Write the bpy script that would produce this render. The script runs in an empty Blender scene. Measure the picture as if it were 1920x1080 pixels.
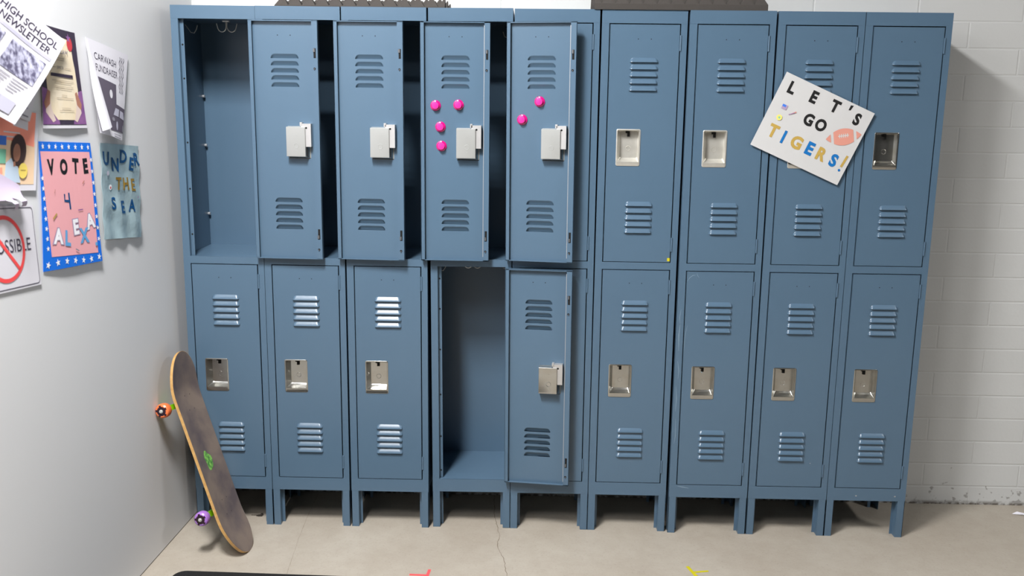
import bpy, bmesh, math, random
from mathutils import Vector, Matrix
random.seed(7)
PI = math.pi
SC = bpy.context.scene
COL = SC.collection

# ------------------------------------------------------------------ materials
def lin(c):
    return tuple(((x/255)/12.92 if x/255 <= .04045 else ((x/255+.055)/1.055)**2.4) for x in c)

ALB = .60       # common reflectance scale of the painted and printed surfaces
def sc(c, k=ALB): return tuple(x*k for x in c)

def mat(name, rgb, rough=.5, metal=0., spec=.5, bump=None, emit=None, trans=0., alpha=1., coat=0., var=None, k=None):
    m = bpy.data.materials.new(name); m.use_nodes = True
    nt = m.node_tree; b = nt.nodes['Principled BSDF']
    k = k or (1. if metal > .5 else ALB)
    c = (*sc(lin(rgb), k), 1)
    b.inputs['Base Color'].default_value = c
    b.inputs['Roughness'].default_value = rough
    b.inputs['Metallic'].default_value = metal
    b.inputs['Specular IOR Level'].default_value = spec
    b.inputs['Transmission Weight'].default_value = trans
    b.inputs['Coat Weight'].default_value = coat
    tc = nt.nodes.new('ShaderNodeTexCoord')
    if var:      # (scale, second colour, sharpness)
        n = nt.nodes.new('ShaderNodeTexNoise'); n.inputs['Scale'].default_value = var[0]; n.inputs['Detail'].default_value = 6
        r = nt.nodes.new('ShaderNodeValToRGB')
        r.color_ramp.elements[0].position = .5-var[2]; r.color_ramp.elements[1].position = .5+var[2]
        r.color_ramp.elements[0].color = c; r.color_ramp.elements[1].color = (*sc(lin(var[1]), k), 1)
        nt.links.new(tc.outputs['Object'], n.inputs['Vector']); nt.links.new(n.outputs['Fac'], r.inputs['Fac'])
        nt.links.new(r.outputs['Color'], b.inputs['Base Color'])
    if bump:     # (scale, strength, distance)
        n = nt.nodes.new('ShaderNodeTexNoise'); n.inputs['Scale'].default_value = bump[0]; n.inputs['Detail'].default_value = 4
        bp = nt.nodes.new('ShaderNodeBump'); bp.inputs['Strength'].default_value = bump[1]; bp.inputs['Distance'].default_value = bump[2]
        nt.links.new(tc.outputs['Object'], n.inputs['Vector']); nt.links.new(n.outputs['Fac'], bp.inputs['Height'])
        nt.links.new(bp.outputs['Normal'], b.inputs['Normal'])
    return m

M = {}
M['blue'] = mat('blue_locker_paint', (101, 130, 155), .30, spec=.5, bump=(45, .10, .002), var=(3.0, (97, 126, 152), .35))
M['dark'] = mat('dark_opening', (10, 11, 13), .9)
M['steel'] = mat('brushed_steel', (188, 189, 188), .24, metal=.96, bump=(60, .12, .001), var=(22, (172, 169, 160), .3))
M['satin_lit'] = mat('satin_lit_steel', (228, 226, 219), .36, metal=.6, bump=(60, .1, .001), var=(22, (196, 193, 184), .3), k=.9)  # pale copy for upper cups: broad lamp reflection put into the colour
M['zinc'] = mat('galvanised_steel', (205, 204, 204), .42, metal=.75, bump=(60, .1, .001))
M['clip'] = mat('grey_latch_clip', (128, 130, 134), .4, metal=.5)
M['zinc_lit'] = mat('lit_zinc_plate', (222, 224, 222), .38, metal=.45, bump=(60, .1, .001))  # upper cup housings: the light on them is put into this pale colour
M['wire'] = mat('bright_wire', (215, 215, 210), .35, metal=.6)
M['worn'] = mat('worn_bare_edge', (200, 203, 206), .5, metal=.3)
M['scratch'] = mat('pale_scratch', (150, 176, 196), .6)
M['foam'] = mat('charcoal_foam', (88, 84, 81), .95, spec=.1, bump=(300, .5, .002))
M['pink'] = mat('hot_pink_plastic', (255, 50, 150), .28, spec=.4, k=.85)
M['pinkrim'] = mat('clear_pink_plastic', (215, 18, 128), .12, spec=.6, coat=.5, k=.75)
M['white'] = mat('white_card', (240, 240, 240), .6)
M['paper'] = mat('white_paper', (234, 232, 240), .75, spec=.2, k=.84)
M['paperback'] = mat('lilac_paper', (222, 208, 232), .8, spec=.2, k=.72)
M['pwhite'] = mat('white_print', (245, 245, 250), .7, k=.92)
M['ink'] = mat('dark_ink', (70, 60, 88), .7)
M['black'] = mat('black_letter', (16, 16, 18), .6)
M['pgrey'] = mat('grey_ink', (140, 138, 150), .8, k=0.92)
M['lgrey'] = mat('light_grey_ink', (190, 188, 205), .8, k=0.92)
M['halftone'] = mat('halftone_photo_print', (84, 80, 108), .8, var=(65, (198, 198, 222), .12), k=0.92)
M['purpleink'] = mat('purple_grey_ink', (92, 84, 100), .8, k=0.92)
M['gold'] = mat('gold_letter', (208, 174, 88), .45, k=.72)
M['goldfoil'] = mat('gold_foil_letter', (205, 160, 60), .28, metal=.6, k=0.92)
M['bluel'] = mat('blue_letter', (10, 118, 194), .5, k=.75)
M['ball'] = mat('printed_football_brown', (232, 158, 140), .7, k=.75)
M['yellow'] = mat('yellow_tape', (235, 222, 20), .55)
M['red'] = mat('red_tape', (250, 92, 96), .55, k=.8)
M['matblack'] = mat('black_mat_pile', (12, 12, 14), .95, bump=(300, .8, .004))
M['grip'] = mat('worn_grip_tape', (92, 83, 86), .85, spec=.3, bump=(900, .5, .0008), var=(7, (128, 114, 105), .13), k=0.85)
M['ply'] = mat('maple_ply_edge', (218, 176, 112), .5, var=(60, (196, 148, 86), .2), k=0.8)
M['under'] = mat('board_underside', (60, 60, 70), .45)
M['truck'] = mat('lime_green_truck', (140, 215, 20), .3, metal=.1, k=0.8)
M['orange'] = mat('orange_wheel', (248, 128, 74), .3, k=0.8)
M['purple'] = mat('purple_wheel', (172, 122, 208), .3, k=0.85)
M['core'] = mat('dark_wheel_core', (50, 22, 40), .4)
M['green'] = mat('green_sticker', (132, 192, 88), .6, var=(70, (70, 130, 60), .1), k=0.9)
M['vblue'] = mat('poster_border_blue', (0, 112, 228), .6, k=0.92)
M['vpink'] = mat('poster_pink_paper', (240, 172, 178), .7, k=0.92)
M['lblue'] = mat('light_blue_letter', (105, 170, 222), .4, k=0.92)
M['lilac'] = mat('lilac_outline', (205, 180, 215), .5)
M['navy'] = mat('deep_blue_foil_letter', (18, 82, 138), .35, k=.75)
M['foil'] = mat('teal_grey_foil', (182, 206, 212), .35, metal=.35, bump=(9, .35, .02), k=0.92)
M['parch'] = mat('cream_parchment_print', (242, 230, 208), .75, var=(14, (234, 214, 176), .25), k=.9)
M['faint'] = mat('faint_brown_ink', (186, 172, 150), .8, k=.9)
M['plum'] = mat('dark_plum_print', (52, 40, 62), .7, k=0.92)
M['violet'] = mat('violet_print', (150, 100, 155), .7, var=(30, (125, 80, 140), .2), k=0.92)
M['skin'] = mat('printed_pale_hand', (226, 205, 196), .7, k=0.92)
M['rust'] = mat('printed_rust_sleeve', (176, 122, 100), .7, k=0.92)
M['rose'] = mat('printed_red_seal', (200, 60, 70), .6, k=0.92)
M['coral'] = mat('coral_print', (255, 156, 132), .7, k=1.)
M['peach'] = mat('peach_print', (248, 214, 178), .7, k=0.92)
M['mint'] = mat('mint_print', (120, 190, 160), .7, k=0.92)
M['rblue'] = mat('royal_print', (60, 120, 220), .7, k=0.92)
M['brown'] = mat('printed_brown_skin', (176, 122, 98), .7, k=0.92)
M['hair'] = mat('printed_dark_hair', (66, 46, 44), .8, k=0.92)
M['denim'] = mat('printed_pale_shirt', (196, 214, 232), .7, k=0.92)
M['lemon'] = mat('lemon_badge', (250, 224, 110), .7, k=0.92)
M['nored'] = mat('prohibition_red', (250, 80, 80), .6, k=0.92)
M['debris'] = mat('dry_leaf_scrap', (62, 54, 46), .9)

# concrete floor
def floor_mat():
    m = bpy.data.materials.new('beige_sealed_concrete'); m.use_nodes = True
    nt = m.node_tree; b = nt.nodes['Principled BSDF']; L = nt.links.new
    tc = nt.nodes.new('ShaderNodeTexCoord')
    def noise(s, d=6, ro=.6):
        n = nt.nodes.new('ShaderNodeTexNoise'); n.inputs['Scale'].default_value = s; n.inputs['Detail'].default_value = d
        n.inputs['Roughness'].default_value = ro; L(tc.outputs['Object'], n.inputs['Vector']); return n
    def ramp(n, p0, c0, p1, c1):
        r = nt.nodes.new('ShaderNodeValToRGB'); e = r.color_ramp.elements
        e[0].position, e[1].position = p0, p1; e[0].color = (*c0, 1); e[1].color = (*c1, 1); L(n.outputs['Fac'], r.inputs['Fac']); return r
    a = ramp(noise(2.2), .3, sc(lin((198, 187, 172))), .7, sc(lin((211, 202, 188))))
    s = ramp(noise(120, 3), .30, (.62, .60, .56), .42, (1, 1, 1))
    s2 = ramp(noise(14, 8, .75), .35, (.90, .89, .87), .6, (1, 1, 1))
    m1 = nt.nodes.new('ShaderNodeMix'); m1.data_type = 'RGBA'; m1.blend_type = 'MULTIPLY'; m1.inputs['Factor'].default_value = .4
    m2 = nt.nodes.new('ShaderNodeMix'); m2.data_type = 'RGBA'; m2.blend_type = 'MULTIPLY'; m2.inputs['Factor'].default_value = .8
    L(a.outputs['Color'], m1.inputs['A']); L(s.outputs['Color'], m1.inputs['B'])
    L(m1.outputs['Result'], m2.inputs['A']); L(s2.outputs['Color'], m2.inputs['B'])
    L(m2.outputs['Result'], b.inputs['Base Color'])
    b.inputs['Roughness'].default_value = .55; b.inputs['Specular IOR Level'].default_value = .35
    bp = nt.nodes.new('ShaderNodeBump'); bp.inputs['Strength'].default_value = .15; bp.inputs['Distance'].default_value = .003
    L(noise(60, 5).outputs['Fac'], bp.inputs['Height']); L(bp.outputs['Normal'], b.inputs['Normal'])
    return m
M['floor'] = floor_mat()

def block_mat():
    m = bpy.data.materials.new('painted_block_wall'); m.use_nodes = True
    nt = m.node_tree; b = nt.nodes['Principled BSDF']; L = nt.links.new
    tc = nt.nodes.new('ShaderNodeTexCoord'); sp = nt.nodes.new('ShaderNodeSeparateXYZ'); cb = nt.nodes.new('ShaderNodeCombineXYZ')
    L(tc.outputs['Object'], sp.inputs[0])
    ax = nt.nodes.new('ShaderNodeMath'); ax.operation = 'ADD'; ax.inputs[1].default_value = 40.0 - 2.975 + .2
    az = nt.nodes.new('ShaderNodeMath'); az.operation = 'ADD'; az.inputs[1].default_value = .0998*2 - .0817
    L(sp.outputs['X'], ax.inputs[0]); L(sp.outputs['Z'], az.inputs[0]); L(ax.outputs[0], cb.inputs['X']); L(az.outputs[0], cb.inputs['Y'])
    br = nt.nodes.new('ShaderNodeTexBrick'); L(cb.outputs[0], br.inputs['Vector'])
    br.offset = .5; br.offset_frequency = 2; br.squash = 1
    br.inputs['Scale'].default_value = 1; br.inputs['Brick Width'].default_value = .4; br.inputs['Row Height'].default_value = .0998
    br.inputs['Mortar Size'].default_value = .0045; br.inputs['Mortar Smooth'].default_value = .6; br.inputs['Bias'].default_value = 0
    br.inputs['Color1'].default_value = (*lin((197, 198, 197)), 1); br.inputs['Color2'].default_value = (*lin((193, 194, 193)), 1)
    br.inputs['Mortar'].default_value = (*lin((197, 198, 197)), 1)
    # dirt and chipped paint in the lowest courses
    n = nt.nodes.new('ShaderNodeTexNoise'); n.inputs['Scale'].default_value = 38; n.inputs['Detail'].default_value = 6; L(tc.outputs['Object'], n.inputs['Vector'])
    def mapr(src, a0, a1, b0, b1):
        q = nt.nodes.new('ShaderNodeMapRange'); q.inputs[1].default_value = a0; q.inputs[2].default_value = a1
        q.inputs[3].default_value = b0; q.inputs[4].default_value = b1; L(src, q.inputs[0]); return q.outputs[0]
    low = mapr(sp.outputs['Z'], .0, .30, .0, .30)
    th = nt.nodes.new('ShaderNodeMath'); th.operation = 'ADD'; th.inputs[1].default_value = .59; L(low, th.inputs[0])
    sub = nt.nodes.new('ShaderNodeMath'); sub.operation = 'SUBTRACT'; L(n.outputs['Fac'], sub.inputs[0]); L(th.outputs[0], sub.inputs[1])
    chips = mapr(sub.outputs[0], 0, .03, 0, .5)
    foot = mapr(sp.outputs['Z'], .004, .02, .42, 0)
    n2 = nt.nodes.new('ShaderNodeTexNoise'); n2.inputs['Scale'].default_value = 40; L(tc.outputs['Object'], n2.inputs['Vector'])
    ft = nt.nodes.new('ShaderNodeMath'); ft.operation = 'MULTIPLY'; L(foot, ft.inputs[0]); L(mapr(n2.outputs['Fac'], .35, .55, .2, 2.2), ft.inputs[1])
    mx = nt.nodes.new('ShaderNodeMath'); mx.operation = 'MAXIMUM'; L(chips, mx.inputs[0]); L(ft.outputs[0], mx.inputs[1])
    mc = nt.nodes.new('ShaderNodeMix'); mc.data_type = 'RGBA'; L(mx.outputs[0], mc.inputs['Factor']); mc.clamp_factor = True
    L(br.outputs['Color'], mc.inputs['A']); mc.inputs['B'].default_value = (*sc(lin((96, 84, 72))), 1)
    L(mc.outputs['Result'], b.inputs['Base Color'])
    b.inputs['Roughness'].default_value = .5; b.inputs['Specular IOR Level'].default_value = .4
    n3 = nt.nodes.new('ShaderNodeTexNoise'); n3.inputs['Scale'].default_value = 90; n3.inputs['Detail'].default_value = 5; L(tc.outputs['Object'], n3.inputs['Vector'])
    h = nt.nodes.new('ShaderNodeMath'); h.operation = 'MULTIPLY_ADD'; h.inputs[1].default_value = -1
    L(br.outputs['Fac'], h.inputs[0]); L(mapr(n3.outputs['Fac'], 0, 1, 0, .28), h.inputs[2])
    bp = nt.nodes.new('ShaderNodeBump'); bp.inputs['Strength'].default_value = .55; bp.inputs['Distance'].default_value = .0022
    L(h.outputs[0], bp.inputs['Height']); L(bp.outputs['Normal'], b.inputs['Normal'])
    return m
M['block'] = block_mat()
M['panelwall'] = mat('grey_painted_panel', (222, 223, 225), .6, spec=.3, bump=(120, .05, .001), k=.92)
M['ceil'] = mat('dark_exposed_ceiling', (70, 70, 72), .9)

# ------------------------------------------------------------------ mesh helpers
class MB:
    def __init__(s): s.v = []; s.f = []; s.smooth = []
    def add(s, vs, fs, sm=False):
        o = len(s.v); s.v += [tuple(v) for v in vs]; s.f += [tuple(i+o for i in f) for f in fs]; s.smooth += [sm]*len(fs)
    def box(s, x0, x1, y0, y1, z0, z1):
        vs = [(x, y, z) for x in (x0, x1) for y in (y0, y1) for z in (z0, z1)]
        s.add(vs, [(0, 1, 3, 2), (4, 6, 7, 5), (0, 4, 5, 1), (2, 3, 7, 6), (0, 2, 6, 4), (1, 5, 7, 3)])
    def prism(s, poly, fn, t0, t1, sm=False):       # poly of 2-D points, fn(p, t) -> 3-D
        n = len(poly)
        vs = [fn(p, t0) for p in poly]+[fn(p, t1) for p in poly]
        s.add(vs, [tuple(range(n))[::-1], tuple(range(n, 2*n))])
        s.add(vs, [(i, (i+1) % n, n+(i+1) % n, n+i) for i in range(n)], sm)
    def tube(s, pts, r, n=8):
        pts = [Vector(p) for p in pts]; rings = []
        for i, p in enumerate(pts):
            d = (pts[min(i+1, len(pts)-1)]-pts[max(i-1, 0)]).normalized()
            u = d.orthogonal().normalized() if not rings else (u-d*u.dot(d)).normalized()
            w = d.cross(u)
            rings.append([p+(u*math.cos(2*PI*k/n)+w*math.sin(2*PI*k/n))*r for k in range(n)])
        vs = [q for g in rings for q in g]
        fs = [(a*n+k, a*n+(k+1) % n, (a+1)*n+(k+1) % n, (a+1)*n+k) for a in range(len(pts)-1) for k in range(n)]
        s.add(vs, fs, True); s.add(vs, [tuple(range(n)), tuple(range(len(vs)-n, len(vs)))][:2])
    def lathe(s, prof, fn, n=32):                   # prof (r, h); fn(x, y, h)
        vs = [fn(r*math.cos(2*PI*k/n), r*math.sin(2*PI*k/n), h) for r, h in prof for k in range(n)]
        m = len(prof)
        fs = [(a*n+k, a*n+(k+1) % n, (a+1)*n+(k+1) % n, (a+1)*n+k) for a in range(m-1) for k in range(n)]
        s.add(vs, fs, True); s.add(vs, [tuple(range(n)), tuple(range((m-1)*n, m*n))])
    def mesh(s, name, m):
        me = bpy.data.meshes.new(name); me.from_pydata(s.v, [], s.f)
        bm = bmesh.new(); bm.from_mesh(me); bmesh.ops.remove_doubles(bm, verts=bm.verts, dist=1e-6)
        bmesh.ops.recalc_face_normals(bm, faces=bm.faces); bm.to_mesh(me); bm.free()
        if any(s.smooth):
            me.shade_smooth(); me.set_sharp_from_angle(angle=math.radians(32))
        me.materials.append(m if not isinstance(m, str) else M[m]); return me
    def build(s, name, m, parent=None): return place(s.mesh(name, m), name, parent)

def place(me, name, parent=None):
    o = bpy.data.objects.new(name, me); COL.objects.link(o)
    if parent: o.parent = parent
    return o
def tag(o, label, cat, group=None):
    o['label'] = label; o['category'] = cat
    if group: o['group'] = group
    return o
def empty(name, loc=(0, 0, 0), rot=(0, 0, 0)):
    o = bpy.data.objects.new(name, None); COL.objects.link(o); o.location = loc; o.rotation_euler = rot; o.empty_display_size = .05
    return o
def struct(o): o['kind'] = 'structure'; return o

# ------------------------------------------------------------------ room
b = MB(); b.box(-.3, 7, -8, .5, -.1, 0); fl = struct(b.build('floor', 'floor'))
b = MB(); b.box(-.25, 7, .325, .5, 0, 3.66); struct(b.build('wall_back', 'block'))
WD = Vector((.0316, 1, 0)).normalized(); WN = Vector((WD.y, -WD.x, 0)); WP = Vector((-.0429, 0, 0))
def W(s, z, h=0.): return WP-WD*s+WN*h+Vector((0, 0, z))     # left wall: s towards the camera, h off the wall
b = MB()
b.prism([(-.324, 0), (8, 0), (8, -.06), (-.324, -.06)], lambda p, t: W(p[0], t, p[1]), .004, 3.66)
struct(b.build('wall_left', 'panelwall'))
b = MB(); b.box(-.3, 7, -8, .5, 3.66, 3.74); struct(b.build('ceiling', 'ceil'))

def ribbon(pts, w, z, name, parent, m='dark', jag=0.):
    b = MB(); vs = []
    pp = []
    for a, c in zip(pts[:-1], pts[1:]):
        n = max(1, int((Vector(c)-Vector(a)).length/.012))
        for i in range(n): pp.append(Vector(a).lerp(Vector(c), i/n)+Vector((random.uniform(-jag, jag), random.uniform(-jag, jag))))
    pp.append(Vector(pts[-1]))
    for i, p in enumerate(pp):
        d = (pp[min(i+1, len(pp)-1)]-pp[max(i-1, 0)]).normalized(); q = Vector((-d.y, d.x))*w*.5*random.uniform(.5, 1.2)
        vs += [(*(p+q), z), (*(p-q), z)]
    b.add(vs, [(2*i, 2*i+1, 2*i+3, 2*i+2) for i in range(len(pp)-1)])
    return b.build(name, m, parent)
M['crackm'] = mat('floor_crack', (138, 124, 106), .9)
ribbon([(1.165, .32), (1.171, .13), (1.199, -.06), (1.192, -.136), (1.204, -.183), (1.222, -.254), (1.235, -.368), (1.25, -.6)], .0022, .0004, 'floor_crack', fl, 'crackm', .0022)
ribbon([(.41, .3), (.417, .07), (.428, -.118), (.438, -.226), (.453, -.398), (.47, -.7)], .0009, .0004, 'floor_crack', fl, 'crackm', .001)

# ------------------------------------------------------------------ lockers
DW = .2490        # door width
def lh(x, z, lv):  # louvre relief
    for x0, x1, zb, zt in lv:
        if x0 <= x <= x1 and zb <= z <= zt:
            t = (zt-z)/(zt-zb); ins = .0105*(1-t)**1.6
            e = (min((x-x0), (x1-x))-ins)/.0075; e = max(0, min(1, e)); e = math.sqrt(max(0, 1-(1-e)**2))
            return .0085*e*(.45*math.sin(min(1, t*1.05)*PI/2)+.55*min(1, t*1.02))
    return 0
def door_meshes(H, lz0, lz1, cz0, cz1):
    """hinge edge at x=0, latch edge at x=-DW, outer face y=0 looking to -y"""
    cx = -DW/2; lv = []
    for zt in (lz0, lz1):
        for k in range(5):
            t = zt-k*.0249; lv.append((cx-.0505, cx+.0505, t-.0158, t))
    cup = (-DW+.036, -DW+.121, cz0, cz1); hole = (cup[0]+.0025, cup[1]-.0025, cup[2]+.0130, cup[3]-.0025)
    LX = (-.0005, 0, .0004, .0012, .0025, .004, .006, .0085, .011, .0135, .016, .0185, .021)
    xs = sorted({-DW, 0, hole[0], hole[1]} | {cx-.0505+v for v in LX} | {cx+.0505-v for v in LX} | {cx-.02, cx+.02})
    zs = {0, H, hole[2], hole[3]}
    for l in lv:
        for v in (-.0004, 0, .0012, .0025, .004, .006, .009, .012, .0148): zs.add(l[3]-v)
        zs.add(l[2]); zs.add(l[2]-.0002); zs.add(l[2]-.0006)
    zs = sorted(zs)
    b = MB(); nx, nz = len(xs), len(zs)
    for th in (0, .0012):
        vs = [(x, th-lh(x, z, lv), z) for z in zs for x in xs]; fs = []
        for j in range(nz-1):
            for i in range(nx-1):
                mx, mz = (xs[i]+xs[i+1])/2, (zs[j]+zs[j+1])/2
                if hole[0] < mx < hole[1] and hole[2] < mz < hole[3]: continue
                if any(zs[j+1]-zs[j] < .0003 and abs(zs[j+1]-l[2]) < 1e-5 and l[0] < mx < l[1] for l in lv): continue
                a = j*nx+i; fs.append((a, a+1, a+nx+1, a+nx))
        b.add(vs, fs, True)
    t = .0012; D = .0165
    b.box(-DW, 0, 0, D, 0, t); b.box(-DW, 0, 0, D, H-t, H)
    b.box(-DW, -DW+t, 0, D, 0, H); b.box(-t, 0, 0, D, 0, H)
    b.box(-DW, -DW+.021, D-t, D, 0, H); b.box(-.013, 0, D-t, D, 0, H)
    b.box(-DW, 0, D-t, D, 0, .004); b.box(-DW, 0, D-t, D, H-.004, H)
    panel = b.mesh('door_panel', 'blue')
    # little holes for a number plate, slots of the latch strip
    b = MB()
    for dx in (-.023, .023):
        b.lathe([(.0018, -.0004), (.0018, .0018)], lambda x, y, h, dx=dx: (cx+dx+x, h, H*.94+y), 10)
    b.lathe([(.0042, D-.0002), (.0042, D+.0005)], lambda x, y, h: (-DW+.0125+x, h, H*.805+y), 14)
    b.lathe([(.0042, D-.0002), (.0042, D+.0005)], lambda x, y, h: (-DW+.0125+x, h, .037+y), 14)
    b.box(-DW+.007, -DW+.015, D-.0002, D+.0005, H*.868-.017, H*.868+.017)
    b.box(-DW+.007, -DW+.015, D-.0002, D+.0005, .094-.019, .094+.019)
    holes = b.mesh('door_holes', 'dark')
    b = MB()
    b.box(-DW+.010, -DW+.0165, D, D+.003, H*.868+.004, H*.868+.016)
    b.box(-DW+.010, -DW+.0165, D, D+.003, .094-.016, .094-.004)
    b.tube([(-DW+.0125, D, H*.805-.001), (-DW+.0125, D+.004, H*.805-.001)], .0022, 8)
    b.tube([(-DW+.0125, D, .036), (-DW+.0125, D+.004, .036)], .0022, 8)
    clips = b.mesh('latch_clip', 'clip')
    # recessed steel handle cup
    x0, x1, z0, z1 = cup; b = MB()
    ox0, ox1, oz0, oz1 = x0-.0012, x1+.0012, z0-.0012, z1+.0015       # flange outer
    ix0, ix1, iz0, iz1 = x0+.0035, x1-.0035, z0+.0145, z1-.0035        # mouth
    bx0, bx1, bz0, bz1 = x0+.016, x1-.006, z0+.027, z1-.007          # back of the cup
    Y0, Y1 = -.0022, .030
    def rr(a0, a1, c0, c1, y, r=.006, n=4):
        o = []
        for (cx_, cz_, st) in ((a1-r, c1-r, 0), (a0+r, c1-r, 1), (a0+r, c0+r, 2), (a1-r, c0+r, 3)):
            for k in range(n+1):
                g = (st+k/n)*PI/2; o.append((cx_+r*math.cos(g), y, cz_+r*math.sin(g)))
        return o
    rings = [rr(ox0, ox1, oz0, oz1, .0), rr(ox0, ox1, oz0, oz1, Y0+.0006, .006), rr(ox0+.001, ox1-.001, oz0+.001, oz1-.001, Y0, .005),
             rr(ix0-.001, ix1+.001, iz0-.001, iz1+.001, Y0, .003), rr(ix0, ix1, iz0, iz1, Y0+.002, .003),
             rr(bx0-.003, bx1+.002, bz0-.006, bz1+.001, Y1-.007, .005), rr(bx0, bx1, bz0, bz1, Y1-.002, .005)]
    n = len(rings[0]); vs = [p for r in rings for p in r]
    b.add(vs, [(a*n+k, a*n+(k+1) % n, (a+1)*n+(k+1) % n, (a+1)*n+k) for a in range(len(rings)-1) for k in range(n)], True)
    b.add(vs, [tuple(range((len(rings)-1)*n, len(rings)*n))])
    mx = (bx0+bx1)/2-.002; mz = (z0+z1)/2
    ring = lambda b, yy: b.tube([(mx+.0085*math.cos(a*PI/8), yy, mz-.004+.0085*math.sin(a*PI/8)) for a in range(17)], .0011, 6)
    ring(b, Y1-.0022)
    cupm = b.mesh('handle_cup', 'steel')
    b = MB()      # back of the cup, seen on the inner side of an open door
    out = [rr(x0+.0015, x1-.0005, z0+.0150, z1-.0005, .0012, .003), rr(x0+.010, x1-.001, z0+.019, z1-.001, .006, .002), rr(x0+.0125, x1-.001, z0+.021, z1-.002, .011, .001), rr(x0+.014, x1-.002, z0+.022, z1-.003, Y1, .0012), rr(x0+.015, x1-.003, z0+.027, z1-.004, Y1+.001, .001)]
    vs = [p for r in out for p in r]
    b.add(vs, [(a*n+k, a*n+(k+1) % n, (a+1)*n+(k+1) % n, (a+1)*n+k) for a in range(4) for k in range(n)], False)
    b.add(vs, [tuple(range(4*n, 5*n))])
    ring(b, Y1+.0008)
    b.lathe([(.003, Y1+.0005), (.003, Y1+.002)], lambda x, y, h: (mx+x, h, z1-.030+y), 12)
    b.lathe([(.003, Y1+.0005), (.003, Y1+.002)], lambda x, y, h: (mx+x, h, z0+.042+y), 12)
    boxm = b.mesh('cup_housing', 'zinc_lit')
    b = MB(); b.box(mx-.005, mx+.004, Y1-.0075, Y1-.0024, bz1-.019, bz1-.0005); b.box(mx-.011, mx-.004, Y1-.0075, Y1-.0024, bz1-.007, bz1-.0005)
    slot = b.mesh('latch_slot', 'dark')
    # latch plate on the inner side, beside the cup
    b = MB(); px0, px1 = -DW+.030, -DW+.066
    b.box(px0, px1, .0012, .0245, z0+.057, z1+.009); b.box(px1-.004, px1+.004, .006, .0245, z1+.001, z1+.014)
    plate = b.mesh('latch_plate', 'zinc')
    b = MB(); b.lathe([(.0034, .0243), (.0034, .0250)], lambda x, y, h: (px0+.0165+x, h, z1-.006+y), 14)
    b.lathe([(.0022, .0243), (.0022, .0250)], lambda x, y, h: (px0+.024+x, h, z0+.062+y), 14)
    ph = b.mesh('latch_hole', 'dark')
    # hinge knuckle
    hs = []
    for zc, hl in ((H*.925, .054), (.067, .052)):
        b = MB(); b.tube([(.003, .0005, zc-hl/2+hl*k/12) for k in range(13)], .0034, 8)
        b.box(-.003, .0035, .001, .0045, zc-hl/2, zc+hl/2); hs.append(b.mesh('hinge', 'blue'))
    b = MB(); b.box(-DW+.0205, -DW+.0225, D-.0014, D+.0004, H*.02, H*.985)
    worn = b.mesh('worn_edge', 'worn')
    return dict(panel=panel, holes=holes, clips=clips, cup=cupm, boxm=boxm, slot=slot, plate=plate, ph=ph, hinges=hs, worn=worn, H=H)
DU = door_meshes(.8558, .7400, .2255, .3565, .4865)
DL = door_meshes(.8438, .7275, .2235, .3500, .4765)

UW = .3030; UD = .308; ZT = 1.981
Z_LB, Z_LT = .2015, 1.0485      # lower opening
Z_UB, Z_UT = 1.0755, 1.9350     # upper opening
OX0, OX1 = .0260, .2805
def frame_mesh():
    b = MB(); t = .0016
    for x0, x1 in ((0, OX0), (OX1, UW)): b.box(x0, x1, 0, t, .150, Z_UT)
    b.box(0, UW, -.0005, t, Z_UT, ZT)
    b.box(OX0, OX1, -.0003, t, Z_LT, Z_UB)
    b.box(0, UW, -.0005, t, .150, Z_LB)
    for z0, z1 in ((Z_LB, Z_LT), (Z_UB, Z_UT)):      # jambs turned inwards round each opening
        b.box(OX0-t, OX0, t, .019, z0, z1); b.box(OX0-t, OX0+.013, .0185, .0198, z0, z1)
        b.box(OX1, OX1+t, t, .019, z0, z1)
        b.box(OX0, OX1, 0, .017, z1, z1+t); b.box(OX0, OX1, 0, .015, z0-t, z0)
    return b.mesh('front_frame', 'blue')
def body_mesh():
    b = MB(); t = .0012
    b.box(0, t, .002, UD, .150, ZT); b.box(UW-t, UW, .002, UD, .150, ZT)
    b.box(t, UW-t, UD-t, UD, .150, ZT-.002)
    b.box(0, UW, .0, UD, ZT-.0015, ZT)
    b.box(t, UW-t, .002, UD-t, Z_UB-.0045, Z_UB-.003); b.box(t, UW-t, .002, UD-t, Z_LB-.003, Z_LB-.0015)
    b.box(t, UW-t, .002, UD-t, .150, .1515)
    b.box(t, UW-t, .0025, UD-t, Z_UT+.004, Z_UT+.005)
    b.box(t, UW-t, .0025, UD-t, Z_LT+.004, Z_LT+.005)
    return b.mesh('body', 'blue')
def leg_mesh(side, front):
    t = .0016; z1 = .150
    prof = [(0, .052), (0, 0), (.0258, 0), (.0258, .030), (.0375, .030)]
    if not front: prof = [(x, UD-y) for x, y in prof]
    if side: prof = [(UW-x, y) for x, y in prof]
    b = MB()
    for i, ((xa, ya), (xb, yb)) in enumerate(zip(prof[:-1], prof[1:])):
        x0, x1 = min(xa, xb), max(xa, xb); y0, y1 = min(ya, yb), max(ya, yb)
        if x1-x0 < 1e-6:
            if (x0 > .15): x0 -= t
            else: x1 += t
        else:
            if front: y1 += t
            else: y0 -= t
        b.box(x0, x1, y0, y1, 0, z1 if i != 0 else z1)
    return b.mesh('leg', 'blue')
FR, BO = frame_mesh(), body_mesh()
LEGS = [leg_mesh(s, f) for s in (0, 1) for f in (1, 0)]
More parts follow.
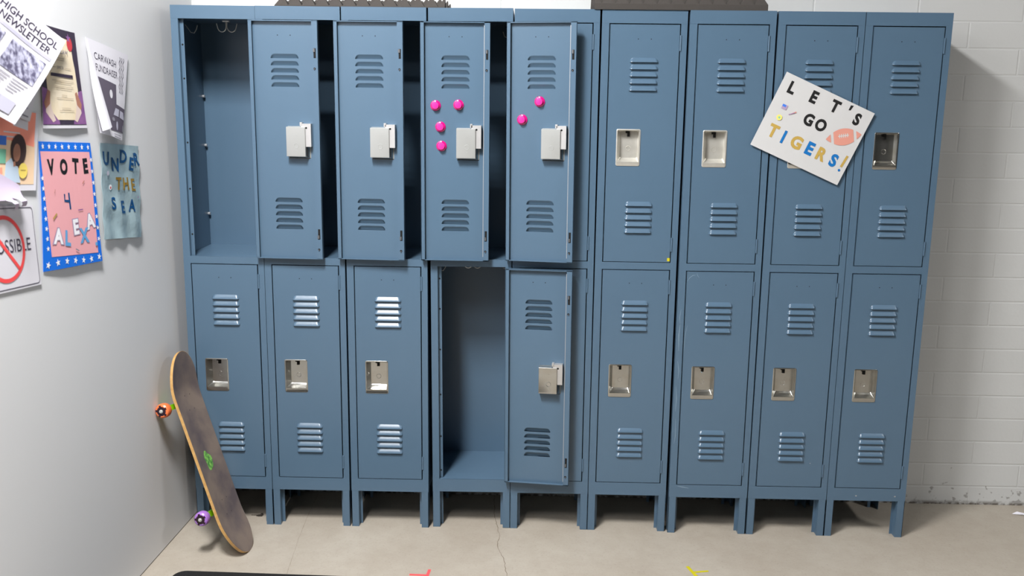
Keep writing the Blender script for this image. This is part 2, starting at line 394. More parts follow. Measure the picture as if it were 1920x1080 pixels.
def hook_meshes():
    def J(cx, y, z, ang, r=.0165, drop=.020):
        c, s = math.cos(ang), math.sin(ang)
        pts = [(0, z), (0, z-drop)]+[(r-r*math.cos(a*PI/10), z-drop-r*math.sin(a*PI/10)*1.15) for a in range(1, 10)]+[(2*r+.004, z-drop+.012)]
        return [(cx+c*p, y+s*p, q) for p, q in pts]
    out = []
    for zc in (Z_UT+.004, Z_LT+.004):
        b = MB(); b.tube(J(.150, .165, zc, .12), .0019); b.tube(J(.146, .165, zc, PI-.12), .0019); b.box(.136, .160, .155, .175, zc-.003, zc)
        o1 = b.mesh('coat_hook', 'wire')
        b = MB(); b.tube([(.0012, .14, zc-.016), (.012, .14, zc-.030), (.022, .14, zc-.044), (.034, .14, zc-.046), (.043, .14, zc-.032), (.047, .14, zc-.018)], .0019)
        o2 = b.mesh('coat_hook', 'wire')
        b = MB(); b.tube([(UW-.0012, .20, zc-.020), (UW-.014, .20, zc-.036), (UW-.024, .20, zc-.048), (UW-.036, .20, zc-.044), (UW-.042, .20, zc-.026)], .0019)
        o3 = b.mesh('coat_hook', 'wire')
        out.append((o1, o2, o3))
    return out
HOOKS = hook_meshes()
def jamb_holes():
    b = MB()
    for z in (Z_LB+.03, Z_LB+.17, Z_LB+.34, Z_LB+.52, Z_LB+.68, Z_LT-.05, Z_UB+.08, Z_UB+.42, Z_UB+.65, Z_UT-.09, Z_UB+.25):
        b.lathe([(.0034, .0181), (.0034, .0187)], lambda x, y, h, z=z: (OX0+.006+x, h, z+y), 10)
    return b.mesh('jamb_holes', 'dark')
JH = jamb_holes()

BOXD = DL['boxm'].copy(); BOXD.materials[0] = M['steel']
SATIN_LIT = {}
for D_ in (DU, DL):
    me_ = D_['cup'].copy(); me_.materials[0] = M['satin_lit']; SATIN_LIT[id(D_)] = me_
def add_door(root, D, z, ang, worn=False, sag=0., satin_lit=False):
    d = place(D['panel'], 'door', root)
    d.location = (OX1-.0028, -.0010, z)
    if ang > 90: d.location = (OX1+.0035, -.0085, z)
    d.rotation_euler = (0, sag, math.radians(ang))
    place(SATIN_LIT[id(D)] if satin_lit else D['cup'], 'handle_cup', d)
    for nm, k in (('handle_slot', 'slot'), ('plate_holes', 'holes')): place(D[k], nm, d)
    if ang < 90:
        for h in D['hinges']: place(h, 'hinge', d)
    if ang > 90:
        place(D['boxm'] if D is DU else BOXD, 'cup_housing', d); place(D['plate'], 'latch_plate', d); place(D['ph'], 'latch_hole', d); place(D['clips'], 'latch_clip', d)
        if worn: place(D['worn'], 'worn_edge', d)['label'] = 'bare scratched metal edge'
    d['label'] = 'door swung fully open showing its inner side' if ang > 90 else 'closed louvered door'
    return d
UNITS = [  # x bottom, x top, y, upper angle, lower angle, label
    (-.0030, .0035, .000, 178, 0, 'blue two-tier locker at the left wall, empty upper compartment exposed, skateboard in front'),
    (.3024, .3072, .000, 177, 0, 'blue two-tier locker next to the corner one, narrow open gap and bare open door above'),
    (.6130, .6150, .000, 179.3, 0, 'blue two-tier locker whose open upper door carries four pink magnets'),
    (.9330, .9235, .010, 170.5, 173, 'blue two-tier locker with both its upper and lower doors standing open'),
    (1.2378, 1.2320, .010, 0, 0, 'blue two-tier locker with closed doors mostly hidden behind two swung-open doors'),
    (1.5430, 1.5425, .010, 0, 0, 'blue two-tier closed locker with a tiny yellow sticker on its upper door'),
    (1.8575, 1.8525, .000, 0, 0, 'blue two-tier closed locker with pale scratches on its lower door, left of the sign'),
    (2.1645, 2.1635, .000, 0, 0, 'blue two-tier closed locker behind the white sign'),
    (2.4695, 2.4692, .000, 0, 0, 'blue two-tier closed locker at the right end of the row'),
]
ROOT, DOORS = [], {}
for i, (xb, xt, y, ua, la, lab) in enumerate(UNITS):
    r = empty('locker', (xb, y, 0), (0, math.atan((xt-xb)/ZT), 0)); tag(r, lab, 'locker', 'row of blue steel lockers'); ROOT.append(r)
    place(FR, 'front_frame', r); place(BO, 'body', r)
    for l in LEGS: place(l, 'leg', r)
    DOORS[i, 'u'] = add_door(r, DU, Z_UB+.0012, ua, worn=i in (2, 3), satin_lit=i in (5, 6, 7))
    DOORS[i, 'l'] = add_door(r, DL, Z_LB+.0012, la, worn=i == 3)
    if ua > 90:
        for h in HOOKS[0]: place(h, 'coat_hook', r)
    if la > 90:
        for h in HOOKS[1]: place(h, 'coat_hook', r)
    if ua > 90: place(JH, 'jamb_holes', r)
b = MB(); 
for z in (1.662, 1.472, 1.20): b.tube([(.0012, UD-.016, z), (.010, UD-.016, z)], .0055, 10)
b.build('bolt', 'worn', ROOT[0])
b = MB()
for x in (.17, .19): b.lathe([(.0018, Z_UB-.0031), (.0018, Z_UB-.0026)], lambda a, c, h, x=x: (x+a, .11+c, h), 10)
b.build('shelf_rivet', 'worn', ROOT[0])
# scratches on the seventh locker and paint chips on the last one
def strip(parent, pts, w, y, name, m='scratch'):
    b = MB(); pp = [Vector(p) for p in pts]; vs = []
    for i, p in enumerate(pp):
        d = (pp[min(i+1, len(pp)-1)]-pp[max(i-1, 0)]).normalized(); q = Vector((-d.y, d.x))*w*.5*(.35 if i in (0, len(pp)-1) else 1)
        vs += [((p+q).x, y, (p+q).y), ((p-q).x, y, (p-q).y)]
    b.add(vs, [(2*i, 2*i+1, 2*i+3, 2*i+2) for i in range(len(pp)-1)])
    o = b.build(name, m, parent); return o
for pts, w in (([(.013, .845), (.010, .80), (.012, .74)], .0022), ([(.010, .70), (.016, .66), (.014, .63)], .0016), ([(.008, .60), (.012, .55), (.010, .50)], .0018),
               ([(.014, .90), (.010, .87), (.013, .84)], .0014), ([(.012, .47), (.014, .40), (.010, .37)], .0014)):
    strip(ROOT[6], pts, w*1.5, -.0003, 'scratch_mark')
for pts, w in (([(.032, 1.008), (.040, 1.022), (.052, 1.031), (.062, 1.033)], .0016), ([(.066, 1.040), (.070, 1.030), (.076, 1.022)], .0012),
               ([(.040, .84), (.033, .80), (.031, .74)], .0012), ([(.10, .66), (.105, .655)], .004)):
    strip(ROOT[6], pts, w*1.4, -.0016, 'scratch_mark')
strip(ROOT[6], [(.032, .196), (.05, .192), (.075, .188)], .004, -.0009, 'scratch_mark')
for x in (.112, .262):
    b = MB(); b.lathe([(.0036, -.0014), (.0036, -.0006)], lambda a, c, h, x=x: (x+a, h, .170+c*.7), 10); b.build('paint_chip', 'worn', ROOT[8])
b = MB(); b.lathe([(.0022, -.0014), (.0022, -.0006)], lambda a, c, h: (.23+a, h, .30+c*.7), 10); b.build('paint_chip', 'worn', ROOT[7])

bpy.context.view_layer.update()
# ------------------------------------------------------------------ magnets on the open doors
def magnet_meshes():
    b = MB(); b.lathe([(.0185, 0), (.0190, .001), (.0188, .003), (.0165, .0045), (.0140, .0052), (.0135, .006)], lambda x, y, h: (x, h, y), 36)
    rim = b.mesh('base', 'pinkrim')
    b = MB(); b.lathe([(.0118, .0045), (.0122, .012), (.0128, .016), (.0120, .0180), (.0095, .0186), (.0001, .0188)], lambda x, y, h: (x, h, y), 36)
    return rim, b.mesh('knob', 'pink')
RIM, KNOB = magnet_meshes()
def magnet(door, x, z, lab, grp):
    e = empty('magnet'); e.matrix_world = door.matrix_world @ Matrix.Translation((x, .00125, z))
    tag(e, lab, 'magnet', grp); place(RIM, 'base', e); place(KNOB, 'knob', e)
def door_local(door, X, Z):       # world point (X, Z) on the inner face -> door coordinates
    inv = door.matrix_world.inverted(); p = inv @ Vector((X, door.matrix_world.translation.y, Z)); return p.x, p.z
D3, D4 = DOORS[2, 'u'], DOORS[3, 'u']
g3 = 'pink magnets on the door with four'
for X, Z, lab in ((.9515, 1.6405, 'round hot pink magnet, upper of the three in a column on the four-magnet door'), (1.0342, 1.6435, 'round hot pink magnet set apart beside the column of three, above the steel latch box'),
                  (.9690, 1.5650, 'round hot pink magnet, middle one of the column of three'), (.9725, 1.4965, 'round hot pink magnet, lowest of all on the open locker doors')):
    magnet(D3, *door_local(D3, X, Z), lab, g3)
for X, Z, lab in ((1.3295, 1.6585, 'round hot pink magnet, higher of the pair on the two-magnet door'), (1.2660, 1.5940, 'round hot pink magnet, lower of the pair on the two-magnet door')):
    x, z = door_local(D4, X, Z); magnet(D4, x*1.0, z, lab, 'pink magnets on the door with two')

# yellow sticker on the sixth locker
b = MB(); b.box(0, .010, -.0014, -.0009, 0, .012); o = b.build('yellow_sticker', 'yellow'); o.location = (1.8095, .010, 1.0815)
tag(o, 'tiny yellow square sticker at the lower corner of a closed upper locker door', 'sticker')

# ------------------------------------------------------------------ text helper
_tc = {}
def text_geo(s, bold=0.):
    k = (s, bold)
    if k not in _tc:
        cu = bpy.data.curves.new('txt', 'FONT'); cu.body = s; cu.size = 1; cu.offset = bold; cu.resolution_u = 4; cu.align_x = 'CENTER'
        o = bpy.data.objects.new('txt', cu); COL.objects.link(o); bpy.context.view_layer.update()
        me = bpy.data.meshes.new_from_object(o.evaluated_get(bpy.context.evaluated_depsgraph_get()))
        vs = [v.co.copy() for v in me.vertices]; fs = [tuple(p.vertices) for p in me.polygons]
        bpy.data.objects.remove(o); bpy.data.curves.remove(cu); bpy.data.meshes.remove(me)
        x0, x1 = min(v.x for v in vs), max(v.x for v in vs); y0, y1 = min(v.y for v in vs), max(v.y for v in vs)
        vs = [((v.x-(x0+x1)/2)/(y1-y0), (v.y-(y0+y1)/2)/(y1-y0)) for v in vs]
        _tc[k] = (vs, fs)
    return _tc[k]

class Sheet:
    """a sheet of paper: fn(a, b, h) -> world point, a along width 0..1, b up 0..1; w, hgt in metres"""
    def __init__(s, name, label, cat, fn, w, hgt, m='paper', th=.0006, n=14, group=None, lift=0.):
        s.fn, s.w, s.h = fn, w, hgt; s.root = empty(name, fn(.5, 0, 0)); tag(s.root, label, cat, group); s.L = {}; s.lift = lift
        inv = Matrix.Translation(-Vector(s.root.location))
        s.inv = inv
        b = MB(); vs = []; N = n+1
        for h in (0, -th):
            vs += [s.P(i/n, j/n, h) for j in range(N) for i in range(N)]
        fs = []
        for k in (0, 1):
            for j in range(n):
                for i in range(n):
                    a = k*N*N+j*N+i; fs.append((a, a+1, a+N+1, a+N) if k == 0 else (a, a+N, a+N+1, a+1))
        rim = [i for i in range(N)]+[j*N+n for j in range(1, N)]+[n*N+i for i in range(n-1, -1, -1)]+[j*N for j in range(n-1, 0, -1)]
        for p, q in zip(rim, rim[1:]+rim[:1]): fs.append((p, q, q+N*N, p+N*N))
        b.add(vs, fs, True); b.build('sheet', m, s.root); s.k = 0
    def P(s, a, b, h): return s.inv @ Vector(s.fn(a, b, h))
    def layer(s, part, m):
        key = (part, m)
        if key not in s.L: s.k += 1; s.L[key] = (MB(), .0003+s.lift+.00022*s.k)
        return s.L[key]
    def rect(s, part, m, a0, b0, a1, b1, n=8, c=None):
        mb, h = s.layer(part, m); N = n+1
        if c: quad = c
        else: quad = [(a0, b1), (a1, b1), (a1, b0), (a0, b0)]
        def q(u, v):
            (ax, ay), (bx, by), (cx, cy), (dx, dy) = quad
            return ((1-u)*v*ax+u*v*bx+u*(1-v)*cx+(1-u)*(1-v)*dx, (1-u)*v*ay+u*v*by+u*(1-v)*cy+(1-u)*(1-v)*dy)
        mb.add([s.P(*q(i/n, j/n), h) for j in range(N) for i in range(N)], [(j*N+i, j*N+i+1, (j+1)*N+i+1, (j+1)*N+i) for j in range(n) for i in range(n)])
    def poly(s, part, m, pts):      # fan, convex or star shaped about its centre
        mb, h = s.layer(part, m); big = (max(p[0] for p in pts)-min(p[0] for p in pts))*s.w > .03
        if big: pts = [(p[0]+(q[0]-p[0])*k/3, p[1]+(q[1]-p[1])*k/3) for p, q in zip(pts, pts[1:]+pts[:1]) for k in range(3)]
        ca = sum(p[0] for p in pts)/len(pts); cb = sum(p[1] for p in pts)/len(pts); n = len(pts); R = 6 if big else 1
        vs = [s.P(ca, cb, h)]+[s.P(ca+(p[0]-ca)*j/R, cb+(p[1]-cb)*j/R, h) for j in range(1, R+1) for p in pts]
        fs = [(0, i+1, (i+1) % n+1) for i in range(n)]
        for j in range(R-1): fs += [(1+j*n+i, 1+j*n+n+i, 1+j*n+n+(i+1) % n, 1+j*n+(i+1) % n) for i in range(n)]
        mb.add(vs, fs)
    def disc(s, part, m, a, b, ra, rb=None, n=24, rot=0):      # radii in metres
        rb = rb or ra
        pts = []
        for k in range(n):
            x, y = ra*math.cos(2*PI*k/n), rb*math.sin(2*PI*k/n)
            pts.append((a+(x*math.cos(rot)-y*math.sin(rot))/s.w, b+(x*math.sin(rot)+y*math.cos(rot))/s.h))
        s.poly(part, m, pts)
    def ring(s, part, m, a, b, r0, r1, n=48, fy=1):
        mb, h = s.layer(part, m)
        vs = [s.P(a+r*math.cos(2*PI*k/n)/s.w, b+fy*r*math.sin(2*PI*k/n)/s.h, h) for r in (r0, r1) for k in range(n)]
        mb.add(vs, [(k, (k+1) % n, n+(k+1) % n, n+k) for k in range(n)])
    def line(s, part, m, pts, w):     # metres wide polyline
        mb, h = s.layer(part, m); pp = [Vector((p[0]*s.w, p[1]*s.h)) for p in pts]; vs = []
        for i, p in enumerate(pp):
            d = (pp[min(i+1, len(pp)-1)]-pp[max(i-1, 0)]).normalized(); q = Vector((-d.y, d.x))*w/2
            vs += [s.P((p+q).x/s.w, (p+q).y/s.h, h), s.P((p-q).x/s.w, (p-q).y/s.h, h)]
        mb.add(vs, [(2*i, 2*i+1, 2*i+3, 2*i+2) for i in range(len(pp)-1)])
    def star(s, part, m, a, b, r, rot=0.):
        pts = []
        for k in range(10):
            q = r if k % 2 == 0 else r*.42; g = PI/2+k*PI/5+rot; pts.append((a+q*math.cos(g)/s.w, b+q*math.sin(g)/s.h))
        s.poly(part, m, pts)
    def text(s, t, m, a, b, hgt, sx=1., rot=0., bold=.0, part='lettering'):   # hgt in metres
        mb, h = s.layer(part, m); vs, fs = text_geo(t, bold); c, sn = math.cos(rot), math.sin(rot); out = []
        for x, y in vs:
            x *= hgt*sx; y *= hgt; out.append(s.P(a+(x*c-y*sn)/s.w, b+(x*sn+y*c)/s.h, h))
        mb.add(out, fs)
    def done(s):
        for (part, m), (mb, h) in s.L.items(): mb.build(part, m, s.root)
        return s.root

def quad_fn(TL, TR, BR, BL, wave=None):
    """corners (s, z, h) on the left wall"""
    TL, TR, BR, BL = map(Vector, (TL, TR, BR, BL))
    def f(a, b, h=0.):
        p = TL*(1-a)*b+TR*a*b+BR*a*(1-b)+BL*(1-a)*(1-b)
        hh = p.z+h+(wave(a, b) if wave else 0)
        return W(p.x, p.y, max(hh, .0012+h))
    return f

# ------------------------------------------------------------------ LET'S GO TIGERS sign
ga = math.radians(-23.8); SW, SH = .352, .281
s0 = Vector((2.2007, 1.7734))
def sign_fn(a, b, h=0.):
    x, z = a*SW, (b-1)*SH
    return (s0.x+x*math.cos(ga)-z*math.sin(ga), -.0118-h, s0.y+x*math.sin(ga)+z*math.cos(ga))
S = Sheet('handmade_sign', "white card sign reading LET'S GO TIGERS!, stuck slantwise across the locker doors", 'sign', sign_fn, SW, SH, 'white', .0012, 2)
for t, a, bb in (('L', .123, .851), ('E', .367, .862), ('T', .604, .871), ('S', .866, .842), ('G', .423, .586), ('O', .560, .588)):
    S.text(t, 'black', a, bb, .0440, .90, 0, .048)
S.poly('lettering', 'black', [(.742, .965), (.772, .975), (.762, .905), (.742, .900)])
for t, m, a, bb, sx in (('T', 'gold', .148, .274, .95), ('I', 'bluel', .272, .261, .9), ('G', 'gold', .418, .267, 1.05), ('E', 'bluel', .570, .269, 1), ('R', 'gold', .707, .265, .95), ('S', 'bluel', .846, .261, 1.0)):
    S.text(t, m, a, bb, .0470, sx*.94, 0, .045)
S.line('lettering', 'gold', [(.955, .385), (.945, .225)], .0085); S.disc('lettering', 'bluel', .943, .179, .0046)
# football
bx, by = .825, .577
fr = math.radians(32)
def fb(x, y): return (bx+(x*math.cos(fr)-y*math.sin(fr))/SW, by+(x*math.sin(fr)+y*math.cos(fr))/SH)
def lens(x0, x1, n=10, L=.064, T=.030):
    up = [(x0+(x1-x0)*k/n, T*(1-((x0+(x1-x0)*k/n)/L)**2)) for k in range(n+1)]
    return [fb(*p) for p in up+[(x, -y) for x, y in up[::-1]]]
S.poly('football_print', 'ball', lens(-.0355, .0355)); S.poly('football_print', 'ball', lens(-.0635, -.0455, 5)); S.poly('football_print', 'ball', lens(.0455, .0635, 5))
S.line('football_lacing', 'white', [fb(-.019, .004), fb(.019, .004)], .0032)
for k in range(5): S.line('football_stitches', 'white', [fb(-.014+k*.007, -.003), fb(-.014+k*.007, .011)], .0028)
S.rect('small_stickers', 'lilac', .112, .570, .168, .630, 1); S.rect('small_stickers', 'rblue', .112, .600, .150, .628, 1)
S.poly('small_stickers', 'ball', [(.215, .535), (.268, .612), (.275, .595)]); S.line('small_stickers', 'violet', [(.212, .535), (.262, .588)], .002)
S.disc('small_stickers', 'lemon', .139, .455, .0105, n=8); S.star('small_stickers', 'mint', .139, .455, .007)
S.done()

# ------------------------------------------------------------------ papers on the left wall
# VOTE 4 ALEXA
wv = lambda a, b: .0025*math.sin(a*5+b*3)+.003*(1-b)*(a-.3)
S = Sheet('campaign_poster', 'pink VOTE 4 ALEXA poster with blue star-patterned border on the left wall', 'poster',
          quad_fn((.8539, 1.5377, .004), (.5692, 1.5201, .004), (.5529, 1.1507, .010), (.8845, 1.1755, .004), wv), .30, .365, 'vblue')
S.rect('pink_card', 'vpink', 0, 0, 0, 0, 10, c=[(.015, .925), (.955, .925), (.938, .078), (.125, .105)])
for k in range(8): S.star('star_pattern', 'pwhite', .07+k*.124, .963, .0095, random.uniform(-.3, .3))
for k in range(7): S.star('star_pattern', 'pwhite', .07+k*.146, .045+.01*math.sin(k), .0115, random.uniform(-.4, .4))
for k in range(8):
    S.star('star_pattern', 'pwhite', .03+.05*(k/8), .72-k*.078, .0085, random.uniform(-.4, .4))
    S.star('star_pattern', 'pwhite', .972, .86-k*.095, .0085, random.uniform(-.4, .4))
for t, a, bb, r in (('V', .20, .805, .05), ('O', .445, .805, 0), ('T', .665, .81, -.06), ('E', .85, .81, .06)): S.text(t, 'black', a, bb, .046, .90, r, .055)
S.line('lettering', 'navy', [(.415, .590), (.412, .535), (.50, .530)], .0075); S.line('lettering', 'navy', [(.497, .597), (.505, .465)], .0085)
for t, a, bb, r in (('A', .245, .262, -.1), ('E', .575, .318, .05), ('A', .845, .352, .15)):
    S.text(t, 'lilac', a, bb, .051, 1.1, r, .085)
for t, m, a, bb, r in (('A', 'pwhite', .245, .262, -.1), ('L', 'lblue', .405, .235, -.15), ('E', 'pwhite', .575, .318, .05), ('X', 'lblue', .71, .240, 0), ('A', 'pwhite', .845, .352, .15)):
    S.text(t, m, a, bb, .046, 1.0, r, .045)
S.line('small_stickers', 'gold', [(.17, .40), (.24, .44)], .006); S.line('small_stickers', 'violet', [(.64, .452), (.73, .455)], .003)
S.line('small_stickers', 'rust', [(.22, .60), (.24, .63)], .002); S.line('small_stickers', 'rust', [(.76, .665), (.80, .69)], .003)
S.disc('small_stickers', 'lblue', .91, .155, .006); S.line('small_stickers', 'pgrey', [(.52, .14), (.58, .12)], .004)
S.done()
# UNDER THE SEA
wv = lambda a, b: .0022*math.sin(a*17+b*1.5)*(1.15-b)+.002*math.sin(b*19+a*6)
S = Sheet('foil_poster', 'crinkled teal foil UNDER THE SEA poster on the left wall', 'poster',
          quad_fn((.5031, 1.517, .005), (.2329, 1.4937, .005), (.2668, 1.1856, .012), (.5288, 1.2152, .008), wv), .265, .305, 'foil', n=28, lift=.0009)
for t, a, bb, r in (('U', .13, .845, .0), ('N', .345, .785, -.05), ('D', .555, .875, 0), ('E', .765, .80, -.1), ('R', .915, .855, .1)): S.text(t, 'navy', a, bb, .043, 1.12, r, .03)
for t, a, r in (('T', .40, 0), ('H', .60, .05), ('E', .79, 0)): S.text(t, 'goldfoil', a, .585-.01*(a > .7), .041, 1.12, r, .03)
for t, a, bb in (('S', .27, .375), ('E', .50, .335), ('A', .745, .350)): S.text(t, 'navy', a, bb, .041, 1.12, .0, .03)
S.disc('small_stickers', 'pwhite', .215, .545, .009); S.disc('small_stickers', 'rose', .22, .54, .004)
S.disc('small_stickers', 'lilac', .91, .44, .004); S.disc('small_stickers', 'lgrey', .13, .69, .008)
S.done()
# CARWASH FUNDRAISER
wv = lambda a, b: .012*math.sin(PI*min(1, a*1.0))*(.3+.7*(1-b))*.6
S = Sheet('carwash_flyer', 'grey and white CARWASH FUNDRAISER flyer with one edge curling off the left wall', 'flyer',
          quad_fn((.5603, 1.8358, .012), (.2686, 1.7936, .006), (.3833, 1.5186, .020), (.5475, 1.5504, .030), wv), .23, .28, 'paper')
S.text('CARWASH', 'ink', .405, .835, .021, .86, -.02, -.002); S.text('FUNDRAISER', 'ink', .425, .715, .021, .76, -.02, -.002)
for k in range(3): S.line('wave_lines', 'ink', [(.775+k*.05+.016*math.sin(j*1.15), .935-j*.0165) for j in range(26)], .0022)
S.rect('picture', 'purpleink', 0, 0, 0, 0, 6, c=[(.14, .62), (.66, .60), (.66, .36), (.20, .40)])
S.rect('picture', 'purpleink', 0, 0, 0, 0, 6, c=[(.20, .41), (1.0, .36), (1.0, .085), (.40, .07)])
S.disc('picture_detail', 'paper', .49, .475, .0105, .0135); S.poly('picture_detail', 'lgrey', [(.53, .25), (.62, .335), (.76, .33), (.74, .245)]); S.poly('picture_detail', 'lgrey', [(.78, .245), (.80, .325), (.94, .315), (.99, .23)])
S.disc('picture_detail', 'lgrey', .67, .14, .009, .014); S.disc('picture_detail', 'pgrey', .52, .20, .012, .006); S.disc('picture_detail', 'pgrey', .95, .13, .007, .012)
for k in range(2): S.rect('small_print', 'pgrey', .52, .035-k*.03, .86, .042-k*.03, 2)
S.done()
# the curled-over edge of that flyer
b = MB(); rt = S.root; inv = Matrix.Translation(-Vector(rt.location))
A, B_, C_ = ((.5600, 1.8300, .0165), (.5080, 1.5670, .0500), (.5560, 1.5560, .0420))
n = 10; vs = []
for i in range(n+1):
    t = i/n
    p = Vector(A).lerp(Vector(B_), t); q = Vector(A).lerp(Vector(C_), t)
    for k in range(6):
        u = k/5; m_ = p.lerp(q, u); m_.z += .006*math.sin(PI*u)*t; m_.x += .030*math.sin(PI*t)*u*.6; vs.append(inv @ W(*m_))
b.add(vs, [(6*i+k, 6*i+k+1, 6*i+k+7, 6*i+k+6) for i in range(n) for k in range(5)], True); b.build('curled_edge', 'paper', rt)

# parchment flyer
wv = lambda a, b: .003*math.sin(a*4+b*2)
S = Sheet('parchment_flyer', 'dark plum flyer picturing hands holding a cream parchment scroll with red seal', 'flyer',
          quad_fn((.806, 1.858, .004), (.604, 1.8438, .004), (.577, 1.5655, .008), (.8238, 1.5717, .004), wv), .22, .28, 'paper')
S.rect('printed_ground', 'plum', .0, .035, .985, 1.0, 8)
S.poly('printed_sleeves', 'violet', [(0, .04), (.34, .04), (.30, .17), (.14, .38), (0, .40)]); S.poly('printed_sleeves', 'violet', [(.985, .04), (.66, .04), (.72, .17), (.88, .38), (.985, .40)])
S.poly('printed_scroll', 'parch', [(.12, .90), (.40, .93), (.83, .90), (.85, .70), (.87, .62), (.88, .40), (.83, .12), (.70, .085), (.30, .085), (.14, .20), (.10, .45), (.09, .62), (.11, .75)])
for q in (-1, 1):
    g = lambda x: .475+q*x
    S.poly('printed_hands', 'skin', [(g(.42), .16), (g(.28), .06), (g(.22), .08), (g(.30), .20), (g(.33), .33), (g(.40), .30)])
    S.poly('printed_cuffs', 'rust', [(g(.36), .38), (g(.31), .36), (g(.33), .24), (g(.42), .19), (g(.45), .25)])
S.disc('printed_seal', 'rose', .80, .865, .016, .020); S.star('printed_seal', 'violet', .78, .925, .014)
S.text('DREAM', 'pgrey', .54, .775, .014, 1.2, -.06); S.text('JUNE 21', 'pgrey', .46, .605, .0105, 1.0, 0)
S.rect('printed_bar', 'plum', .20, .515, .78, .548, 3)
for bb, a0, a1 in ((.70, .28, .60), (.68, .30, .60), (.605, .20, .34), (.605, .60, .75), (.475, .22, .78), (.455, .28, .72), (.415, .27, .75), (.395, .30, .70), (.33, .42, .56), (.30, .30, .72), (.20, .40, .62), (.175, .34, .70)):
    S.rect('small_print', 'faint', a0, bb, a1, bb+.006, 2)
S.done()
# flyer peeking out under the newsletter
S = Sheet('loose_flyer', 'small white flyer poking out from beneath the newsletter', 'flyer',
          quad_fn((.97, 1.752, .010), (.8235, 1.7185, .010), (.9027, 1.5927, .012), (1.05, 1.63, .012)), .15, .14, 'paper', n=6)
S.rect('printed_line', 'pgrey', .3, .06, .92, .09, 3); S.rect('small_print', 'lgrey', .55, .30, .85, .33, 2); S.rect('small_print', 'lgrey', .55, .22, .85, .25, 2)
S.done()
# coral flyer with a portrait photograph
S = Sheet('portrait_flyer', 'coral and peach flyer with a photo of a curly-haired person in a pale shirt', 'flyer',
          quad_fn((1.070, 1.640, .003), (.8391, 1.6129, .003), (.8914, 1.4055, .006), (1.122, 1.425, .003)), .235, .215, 'paper', n=8)
S.rect('printed_ground', 'peach', .0, .08, .94, .62, 6)
S.rect('printed_header', 'coral', 0, 0, 0, 0, 8, c=[(0, .98), (.94, 1.0), (.92, .56), (0, .66)])
S.rect('printed_header_gap', 'paper', 0, 0, 0, 0, 4, c=[(.48, .90), (.78, .90), (.78, .76), (.48, .80)])
for k in range(2): S.rect('small_print', 'paper', .30, .705-k*.055, .62, .72-k*.055, 2)
S.rect('printed_block', 'rblue', .05, .55, .36, .66, 3); S.rect('printed_block', 'mint', .05, .33, .36, .50, 3); S.rect('printed_block', 'coral', .05, .19, .30, .28, 3)
S.poly('printed_person', 'denim', [(.34, .10), (.36, .34), (.46, .40), (.58, .36), (.66, .10)])
S.disc('printed_person', 'hair', .60, .50, .036, .043); S.disc('printed_person', 'brown', .565, .47, .017, .024)
S.line('printed_person', 'brown', [(.52, .36), (.53, .30)], .010)
S.disc('printed_badge', 'lemon', .70, .25, .021); S.rect('small_print', 'gold', .65, .25, .75, .262, 1)
S.done()
# (IM)POSSIBLE sign
S = Sheet('prohibition_sign', 'white rounded sign with IMPOSSIBLE crossed out by a red prohibition circle', 'sign',
          quad_fn((1.192, 1.392, .003), (.9108, 1.3679, .004), (.9007, 1.1436, .004), (1.195, 1.163, .003)), .285, .225, 'paper', n=8)
def rrect(i, r, n=6):
    o = []
    for cx_, cy_, st in ((S.w-i-r, S.h-i-r, 0), (i+r, S.h-i-r, 1), (i+r, i+r, 2), (S.w-i-r, i+r, 3)):
        for k in range(n+1):
            g = (st+k/n)*PI/2; o.append(((cx_+r*math.cos(g))/S.w, (cy_+r*math.sin(g))/S.h))
    return o
q = rrect(.0065, .010); S.line('border_line', 'ink', q+q[:1], .0022)
S.text('IMPOSSIBLE', 'ink', .50, .53, .035, .88, .0, -.004)
S.ring('prohibition_circle', 'nored', .475, .50, .078, .089); S.line('prohibition_circle', 'nored', [(.475-.20, .50+.26), (.475+.20, .50-.26)], .0105)
S.done()
# lilac tear-off note
wv = lambda a, b: .010*(1-b)**2
S = Sheet('tear_off_notice', 'lilac tear-off notice with curling tabs hanging above the prohibition sign', 'notice',
          quad_fn((1.120, 1.490, .014), (.985, 1.430, .014), (.985, 1.392, .016), (1.12, 1.40, .014), wv), .14, .09, 'paperback', n=6)
for (sa, za, wd) in ((1.060, 1.398, .022), (1.024, 1.401, .030)):
    b = MB(); vs = []
    for j, (dz, dh) in enumerate(((.004, .0), (-.002, .010), (-.005, .020), (-.011, .025), (-.018, .024), (-.026, .018))):
        for k in (0, 1): vs.append(S.inv @ W(sa-(k-.5)*wd*(1-.05*j)-.003*j, za+dz, .018+dh))
    b.add(vs, [(2*j, 2*j+1, 2*j+3, 2*j+2) for j in range(5)], True); b.build('tab', 'paperback', S.root)
S.done()
